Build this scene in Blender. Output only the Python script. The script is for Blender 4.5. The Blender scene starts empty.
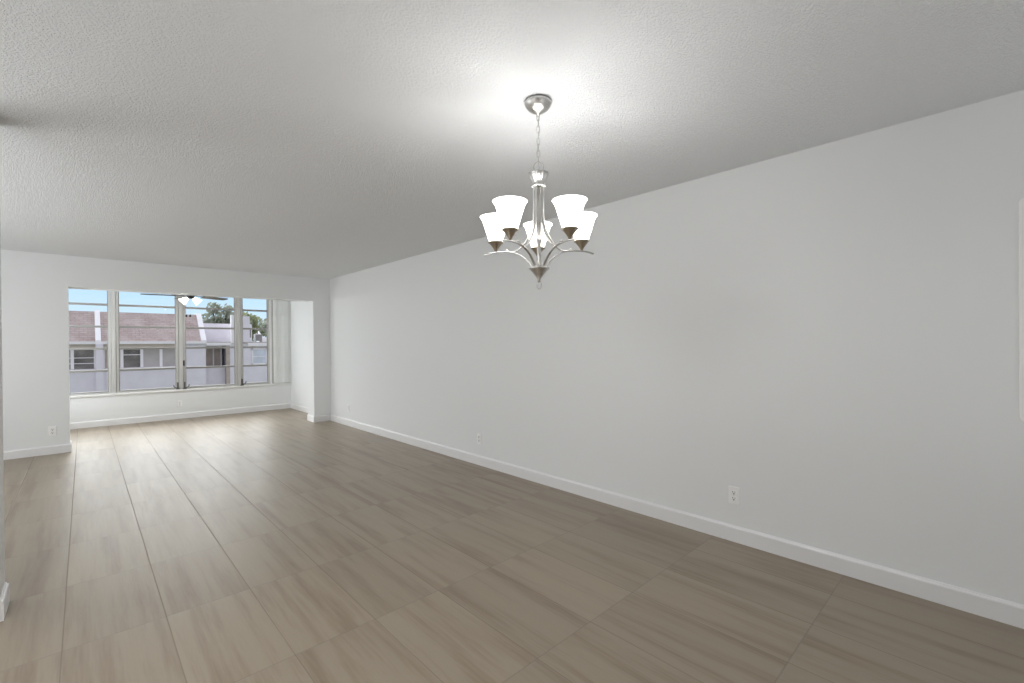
import bpy, bmesh, math, random
from mathutils import Vector, Matrix

S = bpy.context.scene
COL = S.collection
PI = math.pi

# ------------------------------------------------------------------ camera
YAW, PITCH, ROLL = 0.7552, -0.0051, -0.0072
cam_d = bpy.data.cameras.new('camera')
cam_d.sensor_width = 36.0
cam_d.lens = 16.0
cam_d.shift_y = 4.02 / 1024
cam_d.clip_end = 400
cam = bpy.data.objects.new('camera', cam_d)
COL.objects.link(cam)
_s, _c = math.sin(YAW), math.cos(YAW)
_f = Vector((_s * math.cos(PITCH), _c * math.cos(PITCH), math.sin(PITCH)))
_r0 = Vector((_c, -_s, 0))
_u0 = _r0.cross(_f)
_r = math.cos(ROLL) * _r0 + math.sin(ROLL) * _u0
_u = math.cos(ROLL) * _u0 - math.sin(ROLL) * _r0
M = Matrix((_r, _u, -_f)).transposed().to_4x4()
M.translation = Vector((0, 0, 1.312))
cam.matrix_world = M
S.camera = cam

# ------------------------------------------------------------------ world
W = bpy.data.worlds.new('sky')
S.world = W
W.use_nodes = True
wt = W.node_tree
wt.nodes.clear()


def wn(t, **k):
    n = wt.nodes.new(t)
    for a, b in k.items():
        setattr(n, a, b)
    return n


def wmap(src, a, b, c, d):
    n = wn('ShaderNodeMapRange', interpolation_type='SMOOTHSTEP')
    wt.links.new(src, n.inputs[0])
    for i, v in enumerate((a, b, c, d)):
        n.inputs[1 + i].default_value = v
    return n.outputs[0]


def wmath(op, a, b):
    n = wn('ShaderNodeMath', operation=op)
    for i, v in enumerate((a, b)):
        if isinstance(v, (int, float)):
            n.inputs[i].default_value = v
        else:
            wt.links.new(v, n.inputs[i])
    return n.outputs[0]


def wmix(fac, a, b):
    n = wn('ShaderNodeMix', data_type='RGBA')
    wt.links.new(fac, n.inputs[0])
    for i, v in ((6, a), (7, b)):
        if isinstance(v, tuple):
            n.inputs[i].default_value = v + (1,)
        else:
            wt.links.new(v, n.inputs[i])
    return n.outputs[2]


tc = wn('ShaderNodeTexCoord')
sx = wn('ShaderNodeSeparateXYZ')
wt.links.new(tc.outputs['Generated'], sx.inputs[0])
low = wmix(wmap(sx.outputs[2], 0.02, 0.14, 0, 1), (0.74, 0.92, 1.08), (0.53, 0.82, 1.10))
low = wmix(wmap(sx.outputs[1], -0.1, 0.3, 0, 1), (0.84, 0.82, 0.92), low)
# added bright glow in the sky above the view, to light the room
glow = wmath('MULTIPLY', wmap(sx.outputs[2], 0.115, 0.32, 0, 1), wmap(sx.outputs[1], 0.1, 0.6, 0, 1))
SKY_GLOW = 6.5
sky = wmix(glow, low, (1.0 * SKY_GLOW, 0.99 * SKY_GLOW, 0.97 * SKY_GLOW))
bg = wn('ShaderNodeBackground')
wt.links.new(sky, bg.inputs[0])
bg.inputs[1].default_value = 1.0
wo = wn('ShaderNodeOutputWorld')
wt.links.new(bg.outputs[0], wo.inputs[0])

# ------------------------------------------------------------------ large lights, exposure


def area_light(name, loc, rot, sx_, sy_, power, color):
    d = bpy.data.lights.new(name, 'AREA')
    d.shape = 'RECTANGLE'
    d.size, d.size_y = sx_, sy_
    d.energy = power
    d.color = color
    o = bpy.data.objects.new(name, d)
    o.location = loc
    o.rotation_euler = rot
    COL.objects.link(o)
    return o


# added fill lights out of view on the left, standing in for unseen sources
area_light('entry_side_fill', (-2.45, 5.5, 1.1), (0, -PI / 2 - 0.25, 0), 1.8, 2.4, 56, (0.96, 0.985, 1.0))
area_light('left_up_fill', (-1.5, 2.7, 0.6), (PI, 0, 0), 1.4, 4.4, 26, (0.97, 0.985, 1.0))
area_light('left_down_fill', (-0.75, 1.5, 2.42), (0, 0, 0), 0.5, 0.5, 36, (0.98, 0.99, 1.0))
# more added fill: upward behind the camera, sideways at the sunroom's left end
area_light('rear_up_fill', (1.4, -1.2, 0.5), (PI, 0, 0), 2.0, 1.2, 9, (0.96, 0.985, 1.0))
area_light('sunroom_end_fill', (-0.68, 9.1, 1.35), (0, -PI / 2, 0), 1.6, 1.5, 24, (0.95, 0.985, 1.0))
p = area_light('window_portal', (1.3, 10.24, 1.45), (-PI / 2, 0, 0), 3.7, 1.84, 1, (1, 1, 1))
p.data.cycles.is_portal = True

vs = S.view_settings
vs.view_transform = 'Standard'
vs.look = 'None'
vs.exposure = 0.06
vs.gamma = 1.0
vs.use_curve_mapping = False
cy = S.cycles
cy.use_denoising = True
cy.max_bounces = 14
cy.diffuse_bounces = 8
cy.glossy_bounces = 4
cy.transmission_bounces = 8
cy.transparent_max_bounces = 16
cy.sample_clamp_indirect = 8.0
cy.caustics_reflective = False
cy.caustics_refractive = False

# ------------------------------------------------------------------ materials


class NT:
    def __init__(self, name):
        self.m = bpy.data.materials.new(name)
        self.m.use_nodes = True
        self.t = self.m.node_tree
        self.t.nodes.clear()
        self.out = self.t.nodes.new('ShaderNodeOutputMaterial')

    def n(self, t, ins=None, **k):
        x = self.t.nodes.new(t)
        for a, b in k.items():
            setattr(x, a, b)
        for key, v in (ins or {}).items():
            self.set(x.inputs[key], v)
        return x

    def set(self, sock, v):
        if isinstance(v, bpy.types.NodeSocket):
            self.t.links.new(v, sock)
        elif isinstance(v, tuple) and len(v) == 3 and sock.type == 'RGBA':
            sock.default_value = v + (1,)
        else:
            sock.default_value = v

    def math(self, op, a, b=0.0, c=None):
        ins = {0: a, 1: b}
        if c is not None:
            ins[2] = c
        return self.n('ShaderNodeMath', ins, operation=op).outputs[0]

    def mix(self, f, a, b, mode='MIX'):
        return self.n('ShaderNodeMix', {0: f, 6: a, 7: b}, data_type='RGBA', blend_type=mode).outputs[2]

    def coord(self, kind='Object'):
        return self.n('ShaderNodeTexCoord').outputs[kind]

    def noise(self, vec, scale, detail=2.0, rough=0.5):
        return self.n('ShaderNodeTexNoise', {'Vector': vec, 'Scale': scale, 'Detail': detail, 'Roughness': rough}).outputs['Fac']

    def mapr(self, v, a, b, c, d):
        return self.n('ShaderNodeMapRange', {0: v, 1: a, 2: b, 3: c, 4: d}).outputs[0]

    def bump(self, h, strength, dist):
        return self.n('ShaderNodeBump', {'Strength': strength, 'Distance': dist, 'Height': h}).outputs[0]

    def bsdf(self, **k):
        b = self.n('ShaderNodeBsdfPrincipled')
        for key, v in k.items():
            self.set(b.inputs[key.replace('_', ' ')], v)
        self.t.links.new(b.outputs[0], self.out.inputs[0])
        return b

    def finish(self, sock):
        self.t.links.new(sock, self.out.inputs[0])
        return self.m


def paint(name, col, rough=0.55, bump_scale=0, bump=0.0, dist=0.002, var=0.0, metal=0.0, spec=0.5):
    q = NT(name)
    v = q.coord()
    c = col
    if var:
        nz = q.noise(v, 2.3, 4)
        c = q.mix(q.mapr(nz, 0.3, 0.7, 0, 1), tuple(x * (1 - var) for x in col), tuple(min(1, x * (1 + var)) for x in col))
    kw = dict(Base_Color=c, Roughness=rough, Metallic=metal)
    kw['Specular IOR Level'] = spec
    if bump_scale:
        kw['Normal'] = q.bump(q.noise(v, bump_scale, 3, 0.55), bump, dist)
    q.bsdf(**kw)
    return q.m


WALL = paint('white_wall_paint', (0.836, 0.852, 0.863), 0.5, 180, 0.12, 0.001)
TRIM = paint('white_satin_trim', (0.84, 0.84, 0.85), 0.35, 60, 0.03, 0.001)


def ceiling_mat():
    q = NT('textured_white_ceiling')
    v = q.coord()
    a = q.noise(v, 115, 3, 0.6)
    h = q.mapr(a, 0.42, 0.6, 0, 1)
    q.bsdf(Base_Color=(0.855, 0.876, 0.90), Roughness=0.8, Normal=q.bump(h, 0.7, 0.0055))
    return q.m


CEIL = ceiling_mat()


def floor_mat():
    q = NT('stone_look_floor_tile')
    v = q.coord()
    s = q.n('ShaderNodeSeparateXYZ', {0: v})
    x, y = s.outputs[0], s.outputs[1]
    tx = q.math('DIVIDE', q.math('SUBTRACT', x, 0.281), 0.3605)
    ty = q.math('DIVIDE', q.math('SUBTRACT', y, 2.03), 0.7235)
    ix, iy = q.math('FLOOR', tx), q.math('FLOOR', ty)
    fx, fy = q.math('FRACT', tx), q.math('FRACT', ty)

    def dist(f, size):
        return q.math('MULTIPLY', q.math('SUBTRACT', 0.5, q.math('ABSOLUTE', q.math('SUBTRACT', f, 0.5))), size)
    dx, dy = dist(fx, 0.3605), dist(fy, 0.7235)
    d = q.math('MINIMUM', dx, dy)
    # the long joints are open and dark, the cross joints tight and pale
    joint = q.mapr(dx, 0.0012, 0.0030, 1, 0)
    cross = q.mapr(dy, 0.0016, 0.0036, 1, 0)
    idv = q.n('ShaderNodeCombineXYZ', {0: ix, 1: iy}).outputs[0]
    wn_ = q.n('ShaderNodeTexWhiteNoise', {'Vector': idv}, noise_dimensions='2D')
    rnd, rcol = wn_.outputs['Value'], wn_.outputs['Color']
    off = q.n('ShaderNodeVectorMath', {0: rcol, 1: (37.0, 21.0, 9.0)}, operation='MULTIPLY').outputs[0]
    base = q.n('ShaderNodeVectorMath', {0: v, 1: off}, operation='ADD').outputs[0]
    st1 = q.n('ShaderNodeVectorMath', {0: base, 1: (13.0, 0.9, 1.0)}, operation='MULTIPLY').outputs[0]
    st2 = q.n('ShaderNodeVectorMath', {0: base, 1: (60.0, 2.4, 1.0)}, operation='MULTIPLY').outputs[0]
    st3 = q.n('ShaderNodeVectorMath', {0: base, 1: (150.0, 9.0, 1.0)}, operation='MULTIPLY').outputs[0]
    n1 = q.noise(st1, 1.0, 3, 0.5)
    n2 = q.noise(st2, 1.0, 4, 0.6)
    n3 = q.noise(st3, 1.0, 3, 0.6)
    f = q.math('ADD', q.math('MULTIPLY', n1, 0.66), q.math('MULTIPLY', n2, 0.34))
    ramp = q.n('ShaderNodeValToRGB', {0: f})
    e = ramp.color_ramp.elements
    e[0].position, e[0].color = 0.36, (0.235, 0.172, 0.115, 1)
    e[1].position, e[1].color = 0.72, (0.345, 0.282, 0.203, 1)
    m = e.new(0.43)
    m.color = (0.28, 0.215, 0.147, 1)
    m = e.new(0.52)
    m.color = (0.33, 0.266, 0.191, 1)
    col = q.mix(q.mapr(n3, 0.35, 0.75, 0.0, 0.22), ramp.outputs[0], (0.40, 0.35, 0.28))
    val = q.mapr(rnd, 0, 1, 0.85, 0.95)
    hsv = q.n('ShaderNodeHueSaturation', {'Value': val, 'Color': col})
    col = q.mix(q.math('MULTIPLY', joint, 0.6), hsv.outputs[0], (0.20, 0.165, 0.13))
    col = q.mix(q.math('MULTIPLY', cross, 0.6), col, (0.17, 0.142, 0.112))
    rough = q.math('ADD', q.mapr(n2, 0.3, 0.7, 0.36, 0.46), q.math('MULTIPLY', joint, 0.4))
    h = q.math('ADD', q.mapr(q.math('MINIMUM', dx, q.math('MULTIPLY', dy, 1.8)), 0.0008, 0.005, 0, 1), q.math('MULTIPLY', n3, 0.10))
    b = q.bsdf(Base_Color=col, Roughness=rough, Normal=q.bump(h, 0.45, 0.0015))
    b.inputs['Specular IOR Level'].default_value = 1.0
    return q.m


FLOOR = floor_mat()


def nickel_mat():
    q = NT('brushed_nickel')
    v = q.coord()
    st = q.n('ShaderNodeVectorMath', {0: v, 1: (300.0, 300.0, 20.0)}, operation='MULTIPLY').outputs[0]
    n = q.noise(st, 1.0, 2)
    q.bsdf(Base_Color=(0.58, 0.575, 0.56), Metallic=1.0, Roughness=q.mapr(n, 0.3, 0.7, 0.26, 0.38))
    return q.m


NICKEL = nickel_mat()
NICKEL_DARK = paint('warm_brushed_nickel', (0.40, 0.345, 0.27), 0.33, 200, 0.05, 0.0005, 0.0, 1.0)


def shade_mat(name, emit):
    q = NT(name)
    d = q.n('ShaderNodeBsdfDiffuse', {'Color': (0.92, 0.91, 0.89)})
    t = q.n('ShaderNodeBsdfTranslucent', {'Color': (0.95, 0.94, 0.92)})
    m = q.n('ShaderNodeMixShader', {0: 0.6, 1: d.outputs[0], 2: t.outputs[0]})
    g = q.n('ShaderNodeBsdfGlossy', {'Color': (1, 1, 1), 'Roughness': 0.25})
    m2 = q.n('ShaderNodeMixShader', {0: 0.05, 1: m.outputs[0], 2: g.outputs[0]})
    e = q.n('ShaderNodeEmission', {'Color': (1.0, 0.97, 0.93), 'Strength': emit})
    a = q.n('ShaderNodeAddShader', {0: m2.outputs[0], 1: e.outputs[0]})
    return q.finish(a.outputs[0])


SHADE = shade_mat('frosted_white_lamp_glass', 2.8)
FAN_SHADE = shade_mat('frosted_fan_lamp_glass', 0.8)


def emit_mat(name, col, s):
    q = NT(name)
    e = q.n('ShaderNodeEmission', {'Color': col, 'Strength': s})
    return q.finish(e.outputs[0])


BULB = emit_mat('lit_bulb_glass', (1.0, 0.96, 0.9), 8.0)


def glass_mat():
    q = NT('window_glass')
    fr = q.n('ShaderNodeFresnel', {'IOR': 1.12})
    t = q.n('ShaderNodeBsdfTransparent', {'Color': (0.95, 0.965, 0.97)})
    g = q.n('ShaderNodeBsdfGlossy', {'Color': (1, 1, 1), 'Roughness': 0.02})
    m = q.n('ShaderNodeMixShader', {0: fr.outputs[0], 1: t.outputs[0], 2: g.outputs[0]})
    return q.finish(m.outputs[0])


GLASS = glass_mat()
ALU = paint('mill_aluminium_frame', (0.55, 0.545, 0.53), 0.45, 90, 0.08, 0.001, 0.06, 0.25)
ALU_SASH = paint('dark_aluminium_sash', (0.37, 0.365, 0.355), 0.4, 90, 0.08, 0.001, 0.06, 0.5)  # sash metal, evenly darker than the frame
BRONZE = paint('dull_grey_operator_metal', (0.16, 0.155, 0.15), 0.45, 120, 0.1, 0.001, 0.1, 0.7)
BLACK = paint('black_metal', (0.012, 0.012, 0.012), 0.4, 90, 0.05, 0.001, 0, 0.3)
BLADE = paint('dark_grey_fan_blade', (0.085, 0.075, 0.07), 0.45, 40, 0.1, 0.001, 0.15)
PLASTIC = paint('white_outlet_plastic', (0.93, 0.93, 0.925), 0.3, 70, 0.02, 0.001)
SLOT = paint('dark_outlet_slot', (0.03, 0.03, 0.03), 0.6, 70, 0.02, 0.001)
SCREW = paint('painted_screw', (0.6, 0.6, 0.6), 0.35, 70, 0.02, 0.001, 0, 0.6)


def vane_mat():
    q = NT('pale_vinyl_blind_vane')
    n = q.noise(q.coord(), 40, 3)
    c = q.mix(n, (0.88, 0.885, 0.88), (0.92, 0.925, 0.92))
    d = q.n('ShaderNodeBsdfDiffuse', {'Color': c})
    t = q.n('ShaderNodeBsdfTranslucent', {'Color': c})
    return q.finish(q.n('ShaderNodeMixShader', {0: 0.5, 1: d.outputs[0], 2: t.outputs[0]}).outputs[0])


VANE = vane_mat()
PANEL = paint('pale_grey_metal_panel', (0.94, 0.94, 0.935), 0.4, 60, 0.03, 0.001)
SILL = paint('white_stone_sill', (0.80, 0.80, 0.79), 0.3, 60, 0.04, 0.001, 0.03)

STUCCO = paint('sky_tinted_white_stucco', (0.76, 0.745, 0.80), 0.85, 25, 0.25, 0.01, 0.04)  # white stucco, with the sky's lavender cast put into the colour
STUCCO_TRIM = paint('bright_white_trim_paint', (0.86, 0.85, 0.87), 0.6, 25, 0.1, 0.01, 0.03)
TAN = paint('tan_soffit_paint', (0.52, 0.46, 0.40), 0.8, 20, 0.2, 0.01, 0.08)
BLINDP = paint('grey_closed_blind', (0.44, 0.42, 0.41), 0.6, 20, 0.2, 0.01, 0.1)
DARKP = paint('dark_window_pane', (0.16, 0.15, 0.14), 0.25, 6, 0.1, 0.01, 0.5)
PALEP = paint('pale_blue_pane', (0.62, 0.68, 0.76), 0.25, 6, 0.1, 0.01, 0.15)  # opaque pane in a pale blue colour
BEIGEP = paint('beige_curtained_pane', (0.46, 0.40, 0.35), 0.5, 6, 0.1, 0.01, 0.15)
DECK = paint('flat_roof_gravel', (0.42, 0.39, 0.36), 0.9, 40, 0.4, 0.01, 0.15)
ACM = paint('grey_condenser_metal', (0.36, 0.36, 0.37), 0.5, 30, 0.1, 0.01, 0.1, 0.3)
GRASS = paint('lawn_and_parking', (0.10, 0.13, 0.06), 0.95, 3, 0.4, 0.05, 0.3)
BARK = paint('grey_brown_bark', (0.13, 0.10, 0.075), 0.9, 12, 0.6, 0.03, 0.3)


def shingle_mat():
    q = NT('brown_roof_shingles')
    uv = q.coord('UV')
    br = q.n('ShaderNodeTexBrick', {'Vector': uv, 'Color1': (0.36, 0.275, 0.255), 'Color2': (0.46, 0.37, 0.345),
                                    'Mortar': (0.25, 0.19, 0.175), 'Scale': 1.0, 'Mortar Size': 0.012,
                                    'Brick Width': 0.30, 'Row Height': 0.14})
    n = q.noise(uv, 1.1, 5, 0.6)
    c = q.mix(q.mapr(n, 0.35, 0.65, 0, 0.7), br.outputs[0], (0.54, 0.47, 0.45))
    q.bsdf(Base_Color=c, Roughness=0.9)
    return q.m


SHINGLE = shingle_mat()


def leaf_mat(name, a, b):
    q = NT(name)
    v = q.coord()
    n = q.noise(v, 1.4, 3)
    c = q.mix(q.mapr(n, 0.35, 0.65, 0, 1), a, b)
    d = q.n('ShaderNodeBsdfDiffuse', {'Color': c})
    t = q.n('ShaderNodeBsdfTranslucent', {'Color': c})
    m = q.n('ShaderNodeMixShader', {0: 0.35, 1: d.outputs[0], 2: t.outputs[0]})
    return q.finish(m.outputs[0])


LEAF_A = leaf_mat('grey_green_leaves', (0.26, 0.29, 0.22), (0.46, 0.48, 0.42))
LEAF_B = leaf_mat('olive_green_leaves', (0.25, 0.28, 0.14), (0.42, 0.43, 0.31))

# ------------------------------------------------------------------ builders


def tag(o, label=None, cat=None, group=None, kind=None):
    for k, v in (('label', label), ('category', cat), ('group', group), ('kind', kind)):
        if v:
            o[k] = v
    return o


def empty(name, loc=(0, 0, 0), rz=0.0, label=None, cat=None, group=None, kind=None):
    o = bpy.data.objects.new(name, None)
    o.empty_display_size = 0.1
    o.location = loc
    o.rotation_euler = (0, 0, rz)
    COL.objects.link(o)
    return tag(o, label, cat, group, kind)


def obj(name, bm, mat, parent=None, smooth=False, loc=None, rot=None, bevel=0.0, kind=None, segs=2):
    bmesh.ops.recalc_face_normals(bm, faces=bm.faces)
    me = bpy.data.meshes.new(name)
    bm.to_mesh(me)
    bm.free()
    me.materials.append(mat)
    if smooth:
        for pl in me.polygons:
            pl.use_smooth = True
    o = bpy.data.objects.new(name, me)
    COL.objects.link(o)
    if parent:
        o.parent = parent
    if loc:
        o.location = loc
    if rot:
        o.rotation_euler = rot
    if bevel:
        md = o.modifiers.new('bevel', 'BEVEL')
        md.width = bevel
        md.segments = segs
        md.limit_method = 'ANGLE'
    if kind:
        o['kind'] = kind
    return o


def box(bm, x0, x1, y0, y1, z0, z1):
    vs_ = [bm.verts.new((x, y, z)) for z in (z0, z1) for y in (y0, y1) for x in (x0, x1)]
    for f in ((0, 1, 3, 2), (4, 5, 7, 6), (0, 1, 5, 4), (2, 3, 7, 6), (0, 2, 6, 4), (1, 3, 7, 5)):
        bm.faces.new([vs_[i] for i in f])
    return bm


def B(*a):
    return box(bmesh.new(), *a)


def lathe(bm, prof, segs=32, cx=0, cy_=0, flute=0.0, nfl=10):
    rings = []
    for r, z in prof:
        if r < 1e-6:
            rings.append([bm.verts.new((cx, cy_, z))])
        else:
            ring = []
            for i in range(segs):
                a = 2 * PI * i / segs
                rr = r * (1 + flute * math.cos(nfl * a))
                ring.append(bm.verts.new((cx + rr * math.cos(a), cy_ + rr * math.sin(a), z)))
            rings.append(ring)
    for a, b in zip(rings, rings[1:]):
        if len(a) == 1 and len(b) == 1:
            continue
        for i in range(segs):
            j = (i + 1) % segs
            if len(a) == 1:
                bm.faces.new((a[0], b[i], b[j]))
            elif len(b) == 1:
                bm.faces.new((a[i], a[j], b[0]))
            else:
                bm.faces.new((a[i], a[j], b[j], b[i]))
    return bm


def smooth_path(pts, n=8, closed=False):
    """Catmull-Rom through pts"""
    P = [Vector(p_) for p_ in pts]
    out = []
    m = len(P)
    rng = m if closed else m - 1
    for i in range(rng):
        if closed:
            p0, p1, p2, p3 = P[(i - 1) % m], P[i], P[(i + 1) % m], P[(i + 2) % m]
        else:
            p0, p1, p2, p3 = P[max(i - 1, 0)], P[i], P[i + 1], P[min(i + 2, m - 1)]
        for k in range(n):
            t = k / n
            out.append(0.5 * ((2 * p1) + (-p0 + p2) * t + (2 * p0 - 5 * p1 + 4 * p2 - p3) * t * t
                              + (-p0 + 3 * p1 - 3 * p2 + p3) * t ** 3))
    if not closed:
        out.append(P[-1])
    return out


def sweep(bm, path, section, closed=False, side=None):
    """sweep a closed 2-D section (list of (u, v)) along path; u lies along `side` when given"""
    n = len(path)
    rings = []
    ref = Vector((0.31, 0.77, 0.55)).normalized() if side is None else Vector(side).normalized()
    pu = None
    for i, p_ in enumerate(path):
        if closed:
            t = path[(i + 1) % n] - path[i - 1]
        else:
            t = path[min(i + 1, n - 1)] - path[max(i - 1, 0)]
        t.normalize()
        base = ref if (side is not None or pu is None) else pu
        u_ = (base - t * base.dot(t))
        if u_.length < 1e-5:
            u_ = t.orthogonal()
        u_.normalize()
        pu = u_
        w_ = t.cross(u_)
        rings.append([bm.verts.new(p_ + u_ * a + w_ * b) for a, b in section])
    k = len(section)
    pairs = list(zip(rings, rings[1:])) + ([(rings[-1], rings[0])] if closed else [])
    for a, b in pairs:
        for i in range(k):
            j = (i + 1) % k
            bm.faces.new((a[i], a[j], b[j], b[i]))
    if not closed:
        bm.faces.new(rings[0])
        bm.faces.new(list(reversed(rings[-1])))
    return bm


def circ(r, n=10):
    return [(r * math.cos(2 * PI * i / n), r * math.sin(2 * PI * i / n)) for i in range(n)]


def rect(w, h):
    b = min(w, h) * 0.25
    w, h = w / 2, h / 2
    return [(-w + b, -h), (w - b, -h), (w, -h + b), (w, h - b), (w - b, h), (-w + b, h), (-w, h - b), (-w, -h + b)]


def tube(bm, pts, r, n=10, closed=False, sm=1):
    path = smooth_path(pts, sm, closed) if sm > 1 else [Vector(p_) for p_ in pts]
    return sweep(bm, path, circ(r, n), closed)


def prism(bm, poly, axis, a, b):
    """extrude a polygon: axis 'x': poly in (y,z); 'y': poly in (x,z); 'z': poly in (x,y)"""
    def mk(p_, t):
        return {'x': (t, p_[0], p_[1]), 'y': (p_[0], t, p_[1]), 'z': (p_[0], p_[1], t)}[axis]
    A = [bm.verts.new(mk(p_, a)) for p_ in poly]
    Bv = [bm.verts.new(mk(p_, b)) for p_ in poly]
    bm.faces.new(A)
    bm.faces.new(list(reversed(Bv)))
    n = len(poly)
    for i in range(n):
        j = (i + 1) % n
        bm.faces.new((A[i], A[j], Bv[j], Bv[i]))
    return bm


def children(o):
    return [c for c in bpy.data.objects if c.parent == o]


def copy_tree(o, parent=None):
    c = o.copy()
    COL.objects.link(c)
    if parent:
        c.parent = parent
    for ch in children(o):
        copy_tree(ch, c)
    return c


# ------------------------------------------------------------------ room shell
H = 2.44
XR = 3.104            # right wall face
YB = 7.89             # back wall face (toward the camera)
YB2 = 8.17            # its far face, in the sunroom
XJL, XJR = -0.135, 2.828   # opening jambs
ZH = 2.054            # opening head
YS = 10.035           # sunroom window wall face
XSR, XSL = 3.13, -0.72     # sunroom side walls
ZS = 0.525            # sill top
XE = -2.6             # entry side
YREAR = -2.0
YLEFT = 3.27          # where the left partition begins (cut short so the added fill light passes)
YW = 10.10            # window plane
WT = 2.36             # window head

obj('floor', B(XE - 0.2, 3.4, YREAR - 0.2, 10.3, -0.15, 0), FLOOR, kind='structure')
obj('ceiling', B(XE - 0.2, 3.4, YREAR - 0.2, 10.3, H, H + 0.2), CEIL, kind='structure')
obj('wall_right', B(XR, XR + 0.2, YREAR - 0.1, YB2, 0, H), WALL, kind='structure')

bm = bmesh.new()
box(bm, XE, XJL, YB, YB2, 0, H)
box(bm, XJR, XR + 0.02, YB, YB2, 0, H)
box(bm, XJL, XJR, YB, YB2, ZH, H)
obj('wall_back', bm, WALL, kind='structure')
obj('wall_left', B(-0.42, -0.303, YLEFT, 3.475, 0, H), WALL, kind='structure')
obj('wall_entry', B(XE - 0.1, XE, YREAR, YB2, 0, H), WALL, kind='structure')
obj('wall_rear', B(XE, XR + 0.1, YREAR - 0.1, YREAR, 0, H), WALL, kind='structure')
obj('wall_sunroom_right', B(XSR, XSR + 0.2, YB2, 10.3, 0, H), WALL, kind='structure')
obj('wall_sunroom_left', B(XSL - 0.1, XSL, YB2, 10.3, 0, H), WALL, kind='structure')
bm = bmesh.new()
box(bm, XSL, XSR, YS, 10.25, 0, ZS - 0.035)
box(bm, XSL, XSR, YS, 10.25, WT, H)
box(bm, XSL, -0.61, YS, 10.25, ZS - 0.035, WT)
obj('wall_front', bm, WALL, kind='structure')
obj('window_sill', B(-0.61, XSR, YS - 0.022, 10.25, ZS - 0.035, ZS), SILL, kind='structure', bevel=0.006)


def base_profile():
    # (out from wall, z)
    return [(0.0, 0.0), (0.014, 0.0), (0.014, 0.088), (0.011, 0.094), (0.006, 0.097), (0.003, 0.103), (0.0, 0.104)]


def baseboard(name, segs):
    """segs: list of (x0, y0, x1, y1, nx, ny): wall line with the normal pointing into the room"""
    b = bmesh.new()
    for x0, y0, x1, y1, nx, ny in segs:
        A = [b.verts.new((x0 + nx * d, y0 + ny * d, z)) for d, z in base_profile()]
        C = [b.verts.new((x1 + nx * d, y1 + ny * d, z)) for d, z in base_profile()]
        n = len(A)
        for i in range(n):
            j = (i + 1) % n
            b.faces.new((A[i], A[j], C[j], C[i]))
        b.faces.new(A)
        b.faces.new(list(reversed(C)))
    return obj(name, b, TRIM, kind='structure')


T = 0.014
baseboard('baseboard_right', [(XR, YREAR, XR, YB, -1, 0)])
baseboard('baseboard_back', [(XE, YB, XJL + T, YB, 0, -1), (XJL, YB, XJL, YB2, 1, 0),
                             (XJR - T, YB, XR - T, YB, 0, -1), (XJR, YB, XJR, YB2, -1, 0)])
baseboard('baseboard_front', [(XSL, YS, XSR, YS, 0, -1)])
baseboard('baseboard_sunroom', [(XSR, YB2 + T, XSR, YS - T, -1, 0), (XJR - T, YB2, XSR, YB2, 0, 1)])
baseboard('baseboard_left', [(-0.303, YLEFT - T, -0.303, 3.475 + T, 1, 0), (-0.42, 3.475, -0.303, 3.475, 0, 1), (-0.42, YLEFT, -0.303, YLEFT, 0, -1)])

# ------------------------------------------------------------------ sunroom window wall
PITCHZ = 0.3635
Z1 = 0.542
rails = [Z1 + PITCHZ * i for i in range(6)]
rails[5] = WT - 0.03

# posts between the bays
posts = [(-0.61, -0.50), (0.309, 0.422), (1.212, 1.344), (2.138, 2.257), (2.722, 2.80)]
for i, (a, b_) in enumerate(posts):
    w = b_ - a
    bm = bmesh.new()
    box(bm, a + w * 0.27, b_ - w * 0.27, YW - 0.045, YW + 0.06, ZS, WT)
    obj('trim_%d' % (i + 1), bm, ALU if i < 4 else TRIM, kind='structure', bevel=0.004)


def window_bay(n, x0, x1, label, cranks, thin=False):
    r = empty('window_%d' % n, ((x0 + x1) / 2, YW, ZS), kind='structure')
    hw = (x1 - x0) / 2
    st = 0.034
    b = bmesh.new()
    z0, z1 = 0.0, WT - ZS
    box(b, -hw, -hw + st, -0.03, 0.04, z0, z1)
    box(b, hw - st, hw, -0.03, 0.04, z0, z1)
    box(b, -hw + st, hw - st, -0.03, 0.04, z0, 0.022)
    box(b, -hw + st, hw - st, -0.03, 0.04, z1 - 0.03, z1)
    obj('frame', b, ALU, r, bevel=0.003)
    iw = hw - st
    for k in range(5):
        a, c = rails[k] - ZS + (0.006 if k == 0 else 0.0), rails[k + 1] - ZS
        b = bmesh.new()
        box(b, -iw, iw, -0.026, 0.008, a - 0.0, a + 0.019)       # bottom rail stands proud
        box(b, -iw, iw, -0.014, 0.008, c - 0.017, c)
        box(b, -iw, -iw + 0.012, -0.014, 0.008, a + 0.019, c - 0.017)
        box(b, iw - 0.012, iw, -0.014, 0.008, a + 0.019, c - 0.017)
        s = obj('sash', b, ALU_SASH, r, bevel=0.002)
        obj('pane', B(-iw + 0.008, iw - 0.008, -0.005, -0.001, a + 0.012, c - 0.010), GLASS, s)
    for sx_ in cranks:
        # rotary operator on the stile foot: flat arm, housing and folding handle
        x = sx_ * (hw - st * 0.5)
        b = bmesh.new()
        box(b, x - 0.030, x + 0.030, -0.060, -0.028, 0.0, 0.018)
        box(b, x - 0.011, x + 0.011, -0.048, -0.028, 0.018, 0.13)
        c_ = obj('crank_operator', b, BRONZE, r, bevel=0.003)
        b = bmesh.new()
        tube(b, [(x, -0.055, 0.020), (x - sx_ * 0.025, -0.066, 0.034), (x - sx_ * 0.055, -0.068, 0.050), (x - sx_ * 0.062, -0.07, 0.085)], 0.008, 8, sm=4)
        obj('crank_handle', b, BRONZE, c_, smooth=True)
    return r


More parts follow.
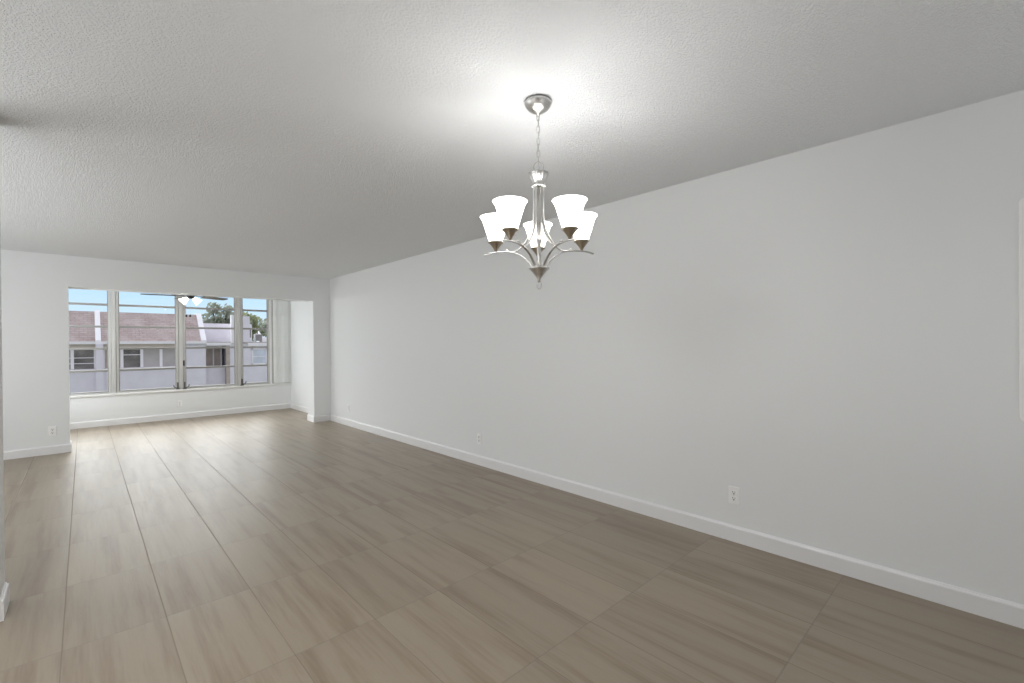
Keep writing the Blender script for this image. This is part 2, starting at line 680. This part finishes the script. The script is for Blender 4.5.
window_bay(1, -0.50, 0.335, '', [])
window_bay(2, 0.395, 1.243, '', [1])
window_bay(3, 1.311, 2.168, '', [-1])
window_bay(4, 2.227, 2.745, '', [-1])
window_bay(5, 2.785, 3.13, '', [])
latch_parent = bpy.data.objects['window_3']
b = bmesh.new()
box(b, -0.434, -0.412, -0.052, -0.028, 0.42, 0.52)
o = obj('latch', b, BLACK, latch_parent, bevel=0.004)
# thin feet under the first post
# ------------------------------------------------------------------ vertical blind
vb = empty('vertical_blind', (2.96, 10.02, ZS), 0, 'pale grey vertical blind drawn into a stack at the window beside the sunroom side wall', 'blind')
obj('head_rail', B(-0.17, 0.165, -0.02, 0.02, WT - ZS - 0.045, WT - ZS - 0.003), TRIM, vb, bevel=0.003)
vane_path = [(-0.045, 0.004), (-0.02, 0.0005), (0.0, 0.0), (0.02, 0.0005), (0.045, 0.004)]
v0 = None
for i in range(10):
    x = -0.135 + i * 0.0305
    if v0 is None:
        b = bmesh.new()
        pts = [(u_, w_) for u_, w_ in vane_path] + [(u_, w_ + 0.0012) for u_, w_ in reversed(vane_path)]
        prism(b, pts, 'z', 0.012, WT - ZS - 0.05)
        v0 = obj('vane', b, VANE, vb)
        v = v0
    else:
        v = v0.copy()
        COL.objects.link(v)
        v.parent = vb
    v.location = (x, 0.0, 0)
    v.rotation_euler = (0, 0, math.radians((-62, -50, -66, -58, -48, -64, -55, -60, -35, -20)[i]))
b = bmesh.new()
tube(b, [(-0.155, -0.03, WT - ZS - 0.05), (-0.155, -0.03, 0.55)], 0.004, 8)
obj('wand', b, TRIM, vb, smooth=True)

# ------------------------------------------------------------------ outlets


def rrect(w, h, r, n=5):
    pts = []
    for cx, cz, a0 in ((w / 2 - r, h / 2 - r, 0), (-w / 2 + r, h / 2 - r, 90), (-w / 2 + r, -h / 2 + r, 180), (w / 2 - r, -h / 2 + r, 270)):
        for i in range(n + 1):
            a = math.radians(a0 + 90 * i / n)
            pts.append((cx + r * math.cos(a), cz + r * math.sin(a)))
    return pts


def make_outlet(label, group):
    """faces -Y locally, back on the wall plane y = 0"""
    r = empty('wall_outlet', (0, 0, 0), 0, label, 'outlet', group)
    obj('plate', prism(bmesh.new(), rrect(0.070, 0.115, 0.006), 'y', 0.0, -0.006), PLASTIC, r, bevel=0.0025)
    for s in (1, -1):
        zc = s * 0.0195
        b = bmesh.new()
        prism(b, [(x, z + zc) for x, z in rrect(0.034, 0.029, 0.011)], 'y', -0.005, -0.0085)
        f = obj('receptacle', b, PLASTIC, r, bevel=0.001)
        b = bmesh.new()
        box(b, -0.0085, -0.0052, -0.0092, -0.008, zc + 0.000, zc + 0.0095)
        box(b, 0.0055, 0.0082, -0.0092, -0.008, zc + 0.001, zc + 0.0085)
        prism(b, [(0.0042 * math.cos(a * PI / 6), zc - 0.007 + 0.0042 * math.sin(a * PI / 6)) for a in range(12)], 'y', -0.008, -0.0092)
        obj('slot', b, SLOT, f)
    b = bmesh.new()
    lathe(b, [(0, 0.0018), (0.0022, 0.0015), (0.0032, 0.0)], 12)
    obj('screw', b, SCREW, r, smooth=True, loc=(0, -0.006, 0), rot=(PI / 2, 0, 0))
    return r


G = 'white wall outlets above the baseboards'
o0 = make_outlet('white duplex outlet on the right wall, nearest and largest of the outlets', G)
o0.location = (XR, 1.177, 0.302)
o0.rotation_euler = (0, 0, -PI / 2)


def more_outlet(loc, rz, label):
    c = copy_tree(o0)
    c.location = loc
    c.rotation_euler = (0, 0, rz)
    c['label'] = label
    return c


more_outlet((XR, 3.82, 0.283), -PI / 2, 'white outlet midway along the right wall, small and seen at a slant')
more_outlet((XR, 7.157, 0.285), -PI / 2, 'tiny white outlet on the right wall close to the far corner by the opening')
more_outlet((-0.285, YB, 0.281), 0, 'white outlet on the narrow back wall stub left of the sunroom opening')
more_outlet((1.245, YS, 0.273), 0, 'white outlet on the low wall below the sunroom window')

# ------------------------------------------------------------------ breaker panel on the right wall
pn = empty('breaker_panel', (XR, -0.408, 0.94), 0, 'white metal panel with rounded corners on the right wall, cut by the picture edge', 'wall panel')
b = prism(bmesh.new(), [(y + 0.0, z + 0.505) for y, z in rrect(0.67, 1.01, 0.018)], 'x', -0.0005, -0.016)
obj('cover', b, PANEL, pn, bevel=0.004)
b = prism(bmesh.new(), [(y, z + 0.505) for y, z in rrect(0.55, 0.88, 0.012)], 'x', -0.0155, -0.0195)
d_ = obj('door', b, PANEL, pn, bevel=0.003)
obj('latch', B(-0.0225, -0.019, 0.20, 0.235, 0.48, 0.53), SCREW, d_, bevel=0.002)

# ------------------------------------------------------------------ chandelier
CX, CY = 1.5520, 1.4600
VA = math.atan2(CY, CX)           # azimuth of the line of sight to the lamp
ch = empty('chandelier', (CX, CY, H), 0, 'brushed nickel chandelier with five lit bell-shaped white glass shades hanging on a chain', 'chandelier')


def cz(z):
    return z - H


def L(prof):
    return [(r, cz(z)) for r, z in prof]


obj('canopy', lathe(bmesh.new(), L([(0, 2.4395), (0.057, 2.4395), (0.061, 2.434), (0.0635, 2.430), (0.064, 2.427), (0.061, 2.420), (0.050, 2.4035), (0.034, 2.392),
                                    (0.018, 2.385), (0.010, 2.383), (0.008, 2.372), (0.0, 2.371)]), 40), NICKEL, ch, smooth=True)
# chain
nl = 8
top, bot = 2.378, 2.152
pl_ = (top - bot) / nl
for i in range(nl):
    zc = cz(top - (i + 0.5) * pl_)
    hl, hw_ = pl_ * 0.5 + 0.0035, 0.0068
    pts = []
    for k in range(16):
        a = 2 * PI * k / 16
        zz = hl * math.sin(a)
        xx = hw_ * math.copysign(abs(math.cos(a)) ** 0.6, math.cos(a))
        if i % 2:
            pts.append((-xx * math.sin(VA) * 0.15 + xx * math.cos(VA), xx * math.sin(VA), zc + zz))
        else:
            pts.append((-xx * math.sin(VA), xx * math.cos(VA), zc + zz))
    obj('chain_link', sweep(bmesh.new(), [Vector(p_) for p_ in pts], circ(0.0018, 6), True), NICKEL, ch, smooth=True)
cord = [(0.001, 0.001, cz(2.38)), (0.004, -0.002, cz(2.30)), (-0.003, 0.002, cz(2.23)), (0.002, 0.0, cz(2.16)), (0, 0, cz(2.09))]
obj('cord', tube(bmesh.new(), cord, 0.0016, 6, sm=5), SCREW, ch, smooth=True)
# loop ring facing the room
pts = [Vector((-0.0225 * math.cos(a) * math.sin(VA), 0.0225 * math.cos(a) * math.cos(VA), cz(2.131) + 0.0255 * math.sin(a)))
       for a in [2 * PI * k / 24 for k in range(24)]]
obj('hanging_ring', sweep(bmesh.new(), pts, circ(0.0026, 8), True), NICKEL, ch, smooth=True)
obj('crown', lathe(bmesh.new(), L([(0, 2.107), (0.006, 2.106), (0.010, 2.094), (0.022, 2.091), (0.040, 2.1005), (0.0460, 2.1035), (0.0470, 2.1005), (0.042, 2.088),
                                   (0.033, 2.071), (0.0265, 2.058), (0.026, 2.052), (0.033, 2.047), (0.034, 2.041), (0.030, 2.036), (0.0, 2.035)]), 60, flute=0.04, nfl=10), NICKEL, ch, smooth=True)
obj('column', lathe(bmesh.new(), L([(0, 2.04), (0.0125, 2.04), (0.0125, 1.80), (0.014, 1.795), (0.014, 1.785), (0.010, 1.78), (0.010, 1.70),
                                    (0.016, 1.675), (0.018, 1.655), (0, 1.655)]), 24), NICKEL, ch, smooth=True)
obj('bottom_cup', lathe(bmesh.new(), L([(0, 1.664), (0.040, 1.664), (0.048, 1.6625), (0.049, 1.660), (0.043, 1.654), (0.030, 1.640), (0.017, 1.623),
                                        (0.0095, 1.612), (0.009, 1.600), (0.006, 1.596), (0, 1.596)]), 36), NICKEL, ch, smooth=True)
pts = [Vector((-0.0105 * math.cos(a) * math.sin(VA), 0.0105 * math.cos(a) * math.cos(VA), cz(1.5815) + 0.017 * math.sin(a)))
       for a in [2 * PI * k / 20 for k in range(20)]]
obj('finial_ring', sweep(bmesh.new(), pts, circ(0.0024, 8), True), NICKEL, ch, smooth=True)

arm_rz = [(0.026, 1.655), (0.038, 1.674), (0.058, 1.700), (0.088, 1.726), (0.125, 1.743), (0.170, 1.751), (0.217, 1.7515), (0.252, 1.748), (0.279, 1.741)]
strap_rz = [(0.024, 2.043), (0.0225, 1.98), (0.024, 1.91), (0.031, 1.862), (0.050, 1.812), (0.078, 1.772), (0.110, 1.751), (0.140, 1.7475), (0.155, 1.754), (0.161, 1.762)]
RS = 0.217
shade_prof = [(0.0325, 1.799), (0.0335, 1.806), (0.0375, 1.820), (0.0425, 1.836), (0.048, 1.853), (0.0535, 1.871), (0.0585, 1.888),
              (0.0635, 1.902), (0.0695, 1.9125), (0.0755, 1.920)]
# directions of the five arms, measured from the side of the lamp nearest the camera
for k, deg in enumerate((37.5, 109.5, 181.5, 253.5, 325.5)):
    th = VA + PI + math.radians(deg)
    e = Vector((math.cos(th), math.sin(th), 0))
    tg = Vector((-math.sin(th), math.cos(th), 0))

    def P(rz):
        return [e * r + Vector((0, 0, cz(z))) for r, z in rz]
    obj('arm', sweep(bmesh.new(), smooth_path(P(arm_rz), 6), rect(0.0125, 0.0055), False, tg), NICKEL, ch, smooth=False)
    obj('strap', sweep(bmesh.new(), smooth_path(P(strap_rz), 6), rect(0.0135, 0.0035), False, tg), NICKEL, ch, smooth=False)
    ctr = e * RS
    fit = obj('lamp_holder', lathe(bmesh.new(), L([(0, 1.753), (0.0055, 1.754), (0.0075, 1.760), (0.0125, 1.769), (0.021, 1.781), (0.0275, 1.789),
                                                  (0.031, 1.7945), (0.0365, 1.796), (0.0365, 1.8005), (0.030, 1.802), (0, 1.802)]), 28), NICKEL_DARK, ch, smooth=True, loc=ctr)
    inner = [(r - 0.003, z + 0.001) for r, z in shade_prof]
    sh = obj('lamp_shade', lathe(bmesh.new(), L(shade_prof + list(reversed(inner)) + [shade_prof[0]]), 40), SHADE, ch, smooth=True, loc=ctr)
    bl = obj('bulb', lathe(bmesh.new(), L([(0, 1.804), (0.012, 1.804), (0.013, 1.825), (0.019, 1.842), (0.022, 1.858), (0.019, 1.874), (0.010, 1.884), (0, 1.886)]), 20),
             BULB, sh, smooth=True)
    ld = bpy.data.lights.new('bulb_light', 'POINT')
    ld.energy = 1.85
    ld.color = (1.0, 0.995, 0.985)
    ld.shadow_soft_size = 0.022
    lo = bpy.data.objects.new('bulb_light', ld)
    COL.objects.link(lo)
    lo.location = Vector((CX, CY, 1.905)) + ctr

# ------------------------------------------------------------------ ceiling fan in the sunroom
FX, FY = 1.285, 9.05
fan = empty('ceiling_fan', (FX, FY, H), 0, 'dark ceiling fan with two lit white glass shades, half hidden above the sunroom opening', 'ceiling fan')
obj('canopy', lathe(bmesh.new(), L([(0, 2.4395), (0.075, 2.4395), (0.073, 2.42), (0.055, 2.40), (0.02, 2.39), (0, 2.39)]), 28), BLACK, fan, smooth=True)
obj('downrod', lathe(bmesh.new(), L([(0, 2.395), (0.013, 2.395), (0.013, 2.28), (0, 2.28)]), 14), BLACK, fan, smooth=True)
obj('motor_housing', lathe(bmesh.new(), L([(0, 2.30), (0.04, 2.30), (0.09, 2.27), (0.105, 2.225), (0.105, 2.17), (0.09, 2.14), (0.06, 2.128), (0, 2.128)]), 32), BLACK, fan, smooth=True)
obj('switch_housing', lathe(bmesh.new(), L([(0, 2.158), (0.052, 2.158), (0.055, 2.14), (0.055, 2.10), (0.045, 2.082), (0, 2.078)]), 28), BLACK, fan, smooth=True)
for k in range(5):
    a = math.radians(27 + 72 * k)
    b = bmesh.new()
    out = [(0.20, -0.052), (0.30, -0.062), (0.50, -0.068), (0.60, -0.064), (0.635, -0.045), (0.645, 0.0), (0.635, 0.045), (0.60, 0.064), (0.50, 0.068), (0.30, 0.062), (0.20, 0.052)]
    prism(b, out, 'z', -0.003, 0.003)
    bmesh.ops.transform(b, matrix=Matrix.Rotation(math.radians(-11), 4, 'X'), verts=b.verts)
    bo = obj('blade', b, BLADE, fan, loc=(0, 0, cz(2.122)), rot=(0, 0, a), bevel=0.001)
    b = bmesh.new()
    prism(b, [(0.085, -0.012), (0.16, -0.010), (0.20, -0.035), (0.25, -0.030), (0.25, 0.030), (0.20, 0.035), (0.16, 0.010), (0.085, 0.012)], 'z', 0.004, 0.010)
    obj('blade_arm', b, BLACK, bo)
for s in (-1, 1):
    b = bmesh.new()
    tube(b, [(s * 0.015, 0, cz(2.105)), (s * 0.03, 0, cz(2.104)), (s * 0.045, 0, cz(2.088))], 0.012, 10, sm=4)
    holder = obj('lamp_arm', b, BLACK, fan, smooth=True)
    tilt = Matrix.Translation((s * 0.034, 0, cz(2.095))) @ Matrix.Rotation(s * math.radians(-48), 4, 'Y')
    prof = [(0.020, 0.0), (0.028, -0.018), (0.040, -0.045), (0.048, -0.075), (0.056, -0.098), (0.066, -0.112)]
    inner = [(r - 0.003, z) for r, z in prof]
    b = bmesh.new()
    lathe(b, prof + list(reversed(inner)) + [prof[0]], 28)
    bmesh.ops.transform(b, matrix=tilt, verts=b.verts)
    sh = obj('lamp_shade', b, FAN_SHADE, fan, smooth=True)
    b = bmesh.new()
    lathe(b, [(0, -0.005), (0.012, -0.008), (0.014, -0.03), (0.023, -0.055), (0.021, -0.072), (0.010, -0.083), (0, -0.085)], 18)
    bmesh.ops.transform(b, matrix=tilt, verts=b.verts)
    obj('bulb', b, BULB, sh, smooth=True)
    ld = bpy.data.lights.new('fan_bulb_light', 'POINT')
    ld.energy = 14.0
    ld.color = (1.0, 0.985, 0.96)
    ld.shadow_soft_size = 0.03
    lo = bpy.data.objects.new('fan_bulb_light', ld)
    COL.objects.link(lo)
    lo.location = Vector((FX, FY, H)) + (tilt @ Vector((0, 0, -0.095)))
for x in (-0.062, -0.011):
    b = bmesh.new()
    tube(b, [(x, -0.03, cz(2.10)), (x, -0.03, cz(1.80))], 0.0012, 6)
    c_ = obj('pull_chain', b, SCREW, fan, smooth=True)
    b = lathe(bmesh.new(), L([(0, 1.822), (0.006, 1.818), (0.012, 1.805), (0.013, 1.79), (0.009, 1.778), (0, 1.775)]), 12, x, -0.03)
    obj('pull_knob', b, BLACK, c_, smooth=True)

# ------------------------------------------------------------------ outside
ZG = -6.0
obj('ground', B(-40, 60, 10.6, 120, ZG - 0.2, ZG), GRASS, kind='structure')

bd = empty('apartment_building', (2, 30, ZG), 0, 'low white apartment building with a brown shingled mansard roof outside the sunroom window', 'building')


def bp(name, bm_, mat, parent=bd, bevel=0.0):
    for v_ in bm_.verts:
        v_.co -= Vector((2, 30, ZG))
    o_ = obj(name, bm_, mat, parent, bevel=bevel)
    return o_


ZE = 1.53
# main wall body, set behind the band of windows
bm = bmesh.new()
box(bm, -12, 3.98, 30.25, 36, ZG, 1.42)
box(bm, 3.98, 4.94, 30.05, 36, ZG, 1.42)
box(bm, 4.94, 5.95, 31.3, 36, ZG, 1.42)
box(bm, 4.94, 5.95, 30.55, 31.3, ZG, 0.08)
box(bm, 6.10, 14, 30.1, 36, ZG, 1.42)
bp('wall', bm, STUCCO)
bp('balcony_wall', B(-12, 3.98, 30.0, 30.12, ZG, 0.13), STUCCO)
bp('ledge', B(-12, 3.98, 29.93, 30.14, 0.11, 0.19), STUCCO_TRIM)
bp('soffit', B(-12, 3.98, 29.95, 30.3, 1.24, 1.43), TAN)
bp('fascia', B(-12, 4.75, 29.85, 30.0, 1.41, 1.54), STUCCO_TRIM)
bp('fascia', B(4.95, 6.15, 29.95, 30.1, 1.30, 1.46), STUCCO_TRIM)
bp('fascia', B(7.0, 14, 29.9, 30.1, 1.26, 1.44), STUCCO_TRIM)


def mansard(x0, x1):
    b_ = bmesh.new()
    poly = [(30.0, 1.53), (31.45, 3.08), (31.7, 3.08), (31.7, 1.53)]
    prism(b_, poly, 'x', x0, x1)
    uvl = b_.loops.layers.uv.new('UVMap')
    for f in b_.faces:
        for l_ in f.loops:
            l_[uvl].uv = (l_.vert.co.x, math.hypot(l_.vert.co.y - 30, l_.vert.co.z - 1.53))
    return bp('roof', b_, SHINGLE)


mansard(-12, 0.42)
mansard(0.62, 4.72)


def fin(x0, x1):
    b_ = bmesh.new()
    prism(b_, [(29.88, 1.42), (29.88, 1.60), (31.40, 3.16), (31.9, 3.16), (31.9, 1.42)], 'x', x0, x1)
    return bp('party_wall', b_, STUCCO_TRIM)


fin(0.42, 0.62)
fin(4.72, 4.95)
bp('column', B(0.42, 0.70, 29.8, 30.3, ZG, 1.42), STUCCO)
# roof terrace, stair tower and low roof on the right
bp('parapet', B(4.95, 6.9, 31.5, 31.7, 1.42, 2.60), STUCCO)
bp('deck', B(4.95, 14, 30.05, 36, 1.40, 1.50), DECK)
bm = bmesh.new()
box(bm, 6.36, 7.14, 30.12, 30.8, 1.42, 3.0)
box(bm, 7.14, 7.32, 30.4, 30.8, 1.42, 2.55)
bp('stair_tower', bm, STUCCO)
bp('party_wall', B(6.17, 6.36, 29.98, 30.25, 1.42, 3.05), STUCCO_TRIM)
bp('dark_slit', B(7.19, 7.24, 30.33, 30.40, 1.75, 2.25), DARKP)  # thin dark box standing in for a dark slit
bp('column', B(5.92, 6.10, 30.05, 30.35, ZG, 1.42), BEIGEP)
fb = bmesh.new()
prism(fb, [(8.05, 1.48), (8.7, 1.48), (8.7, 1.75), (8.3, 1.80), (8.05, 2.20)], 'y', 31.8, 32.0)
bp('parapet', fb, STUCCO_TRIM)


def bwin(x0, x1, y, z0, z1, mat, bars_x=(), bars_z=(), fw=0.06):
    b_ = bmesh.new()
    box(b_, x0, x1, y - 0.05, y + 0.05, z0, z0 + fw)
    box(b_, x0, x1, y - 0.05, y + 0.05, z1 - fw, z1)
    box(b_, x0, x0 + fw, y - 0.05, y + 0.05, z0, z1)
    box(b_, x1 - fw, x1, y - 0.05, y + 0.05, z0, z1)
    for bx_ in bars_x:
        box(b_, bx_ - fw / 2, bx_ + fw / 2, y - 0.05, y + 0.05, z0, z1)
    for bz_ in bars_z:
        box(b_, x0, x1, y - 0.03, y + 0.03, bz_ - 0.018, bz_ + 0.018)
    w_ = bp('window', b_, STUCCO_TRIM)
    b2 = B(x0 + 0.01, x1 - 0.01, y + 0.0, y + 0.02, z0 + 0.01, z1 - 0.01)
    for v_ in b2.verts:
        v_.co -= Vector((2, 30, ZG))
    obj('pane', b2, mat, w_)


bwin(-2.6, -1.5, 30.2, 0.15, 1.24, DARKP, (), (0.75, 0.48))
bwin(-1.5, -0.40, 30.2, 0.15, 1.24, DARKP, (), (0.75, 0.48))
bwin(-0.40, 0.42, 30.2, 0.15, 1.24, DARKP, (), (0.75, 0.48))
bwin(0.70, 1.40, 30.2, 0.15, 1.24, BEIGEP)
bwin(1.40, 2.18, 30.2, 0.15, 1.24, DARKP, (), (0.86,))
bwin(2.18, 2.97, 30.2, 0.15, 1.24, BLINDP)
bwin(2.97, 3.96, 30.2, 0.15, 1.24, BLINDP)
bwin(4.98, 5.92, 31.25, 0.0, 1.25, BEIGEP, (5.5,))
bwin(7.22, 8.02, 30.08, 0.17, 1.10, PALEP, (), (0.62,))
bwin(8.6, 9.6, 30.08, 0.17, 1.10, PALEP, (), (0.62,))

# condenser on the low roof
ac = empty('rooftop_air_conditioner', (7.80, 31.05, 1.506), 0, 'grey air conditioning unit on the flat roof beside the white stair tower', 'air conditioner')
obj('casing', B(-0.19, 0.19, -0.2, 0.2, 0.06, 0.46), ACM, ac, bevel=0.02)
b = bmesh.new()
for i in range(6):
    z = 0.12 + i * 0.055
    box(b, -0.17, 0.17, -0.215, -0.2, z, z + 0.02)
obj('grille', b, DARKP, ac)
obj('fan_guard', lathe(bmesh.new(), [(0, 0.50), (0.08, 0.50), (0.16, 0.48), (0.17, 0.46), (0, 0.46)], 20), DARKP, ac, smooth=True)
for x in (-0.16, 0.16):
    obj('base_rail', B(x - 0.03, x + 0.03, -0.2, 0.2, 0.0, 0.06), ACM, ac)


def tree(loc, blobs, mat, label, seed, n=1500, leaf=0.24):
    """blobs: (dx, dy, z above ground, radius)"""
    rnd = random.Random(seed)
    t = empty('shade_tree', loc, 0, label, 'tree', 'trees behind the apartment building')
    tr = bmesh.new()
    top = max(z for _, _, z, _ in blobs)
    tube(tr, [(0, 0, 0), (0.1, 0.05, top * 0.35), (-0.1, 0.1, top * 0.62)], 0.2, 10, sm=4)
    for dx, dy, z, r in blobs:
        tube(tr, [(0, 0.06, top * 0.45), (dx * 0.5, dy * 0.5, (top * 0.5 + z) / 2), (dx, dy, z)], 0.06, 7, sm=3)
    obj('trunk', tr, BARK, t, smooth=True)
    b_ = bmesh.new()
    tot = sum(r ** 2 for *_, r in blobs)
    for dx, dy, z, r in blobs:
        for _ in range(int(n * r * r / tot)):
            while True:
                d = Vector((rnd.uniform(-1, 1), rnd.uniform(-1, 1), rnd.uniform(-1, 1)))
                if 0.35 < d.length < 1:
                    break
            rr = r * (1 + 0.18 * math.sin(5 * d.x + seed) * math.cos(4 * d.z + seed))
            c = Vector((dx, dy, z)) + Vector((d.x * rr, d.y * rr, d.z * rr * 0.85))
            nrm = Vector((rnd.gauss(0, 1), rnd.gauss(0, 1), rnd.gauss(0, 1))).normalized()
            u_ = nrm.orthogonal().normalized()
            w_ = nrm.cross(u_)
            s = leaf * rnd.uniform(0.6, 1.3)
            q = [c + u_ * s, c + w_ * s * 0.45, c - u_ * s, c - w_ * s * 0.45]
            b_.faces.new([b_.verts.new(p_) for p_ in q])
    obj('foliage', b_, mat, t)
    return t


tree((8.7, 48, ZG), [(-0.9, 0, 9.0, 1.0), (0.3, 0.3, 9.7, 1.25), (1.2, 0, 9.2, 1.1), (0.2, -0.4, 8.4, 1.3), (-0.2, 0.2, 10.7, 0.6), (0.9, 0.2, 10.6, 0.5), (1.9, 0.1, 9.4, 1.0)],
     LEAF_A, 'grey green tree rising behind the white rooftop parapet', 3)
tree((12.2, 53.5, ZG), [(-0.6, 0, 10.0, 1.0), (0.5, 0.3, 9.6, 1.2), (0.0, -0.3, 8.6, 1.3), (1.2, 0.0, 8.7, 0.9)],
     LEAF_B, 'olive green tree standing just behind the white stair tower', 5)
tree((14.0, 47.5, ZG), [(-0.8, 0, 9.0, 1.1), (0.4, 0.3, 8.6, 1.2), (0.0, -0.3, 7.8, 1.3), (1.5, 0.0, 8.3, 1.0)],
     LEAF_A, 'grey green tree behind the rooftop air conditioning unit', 8)
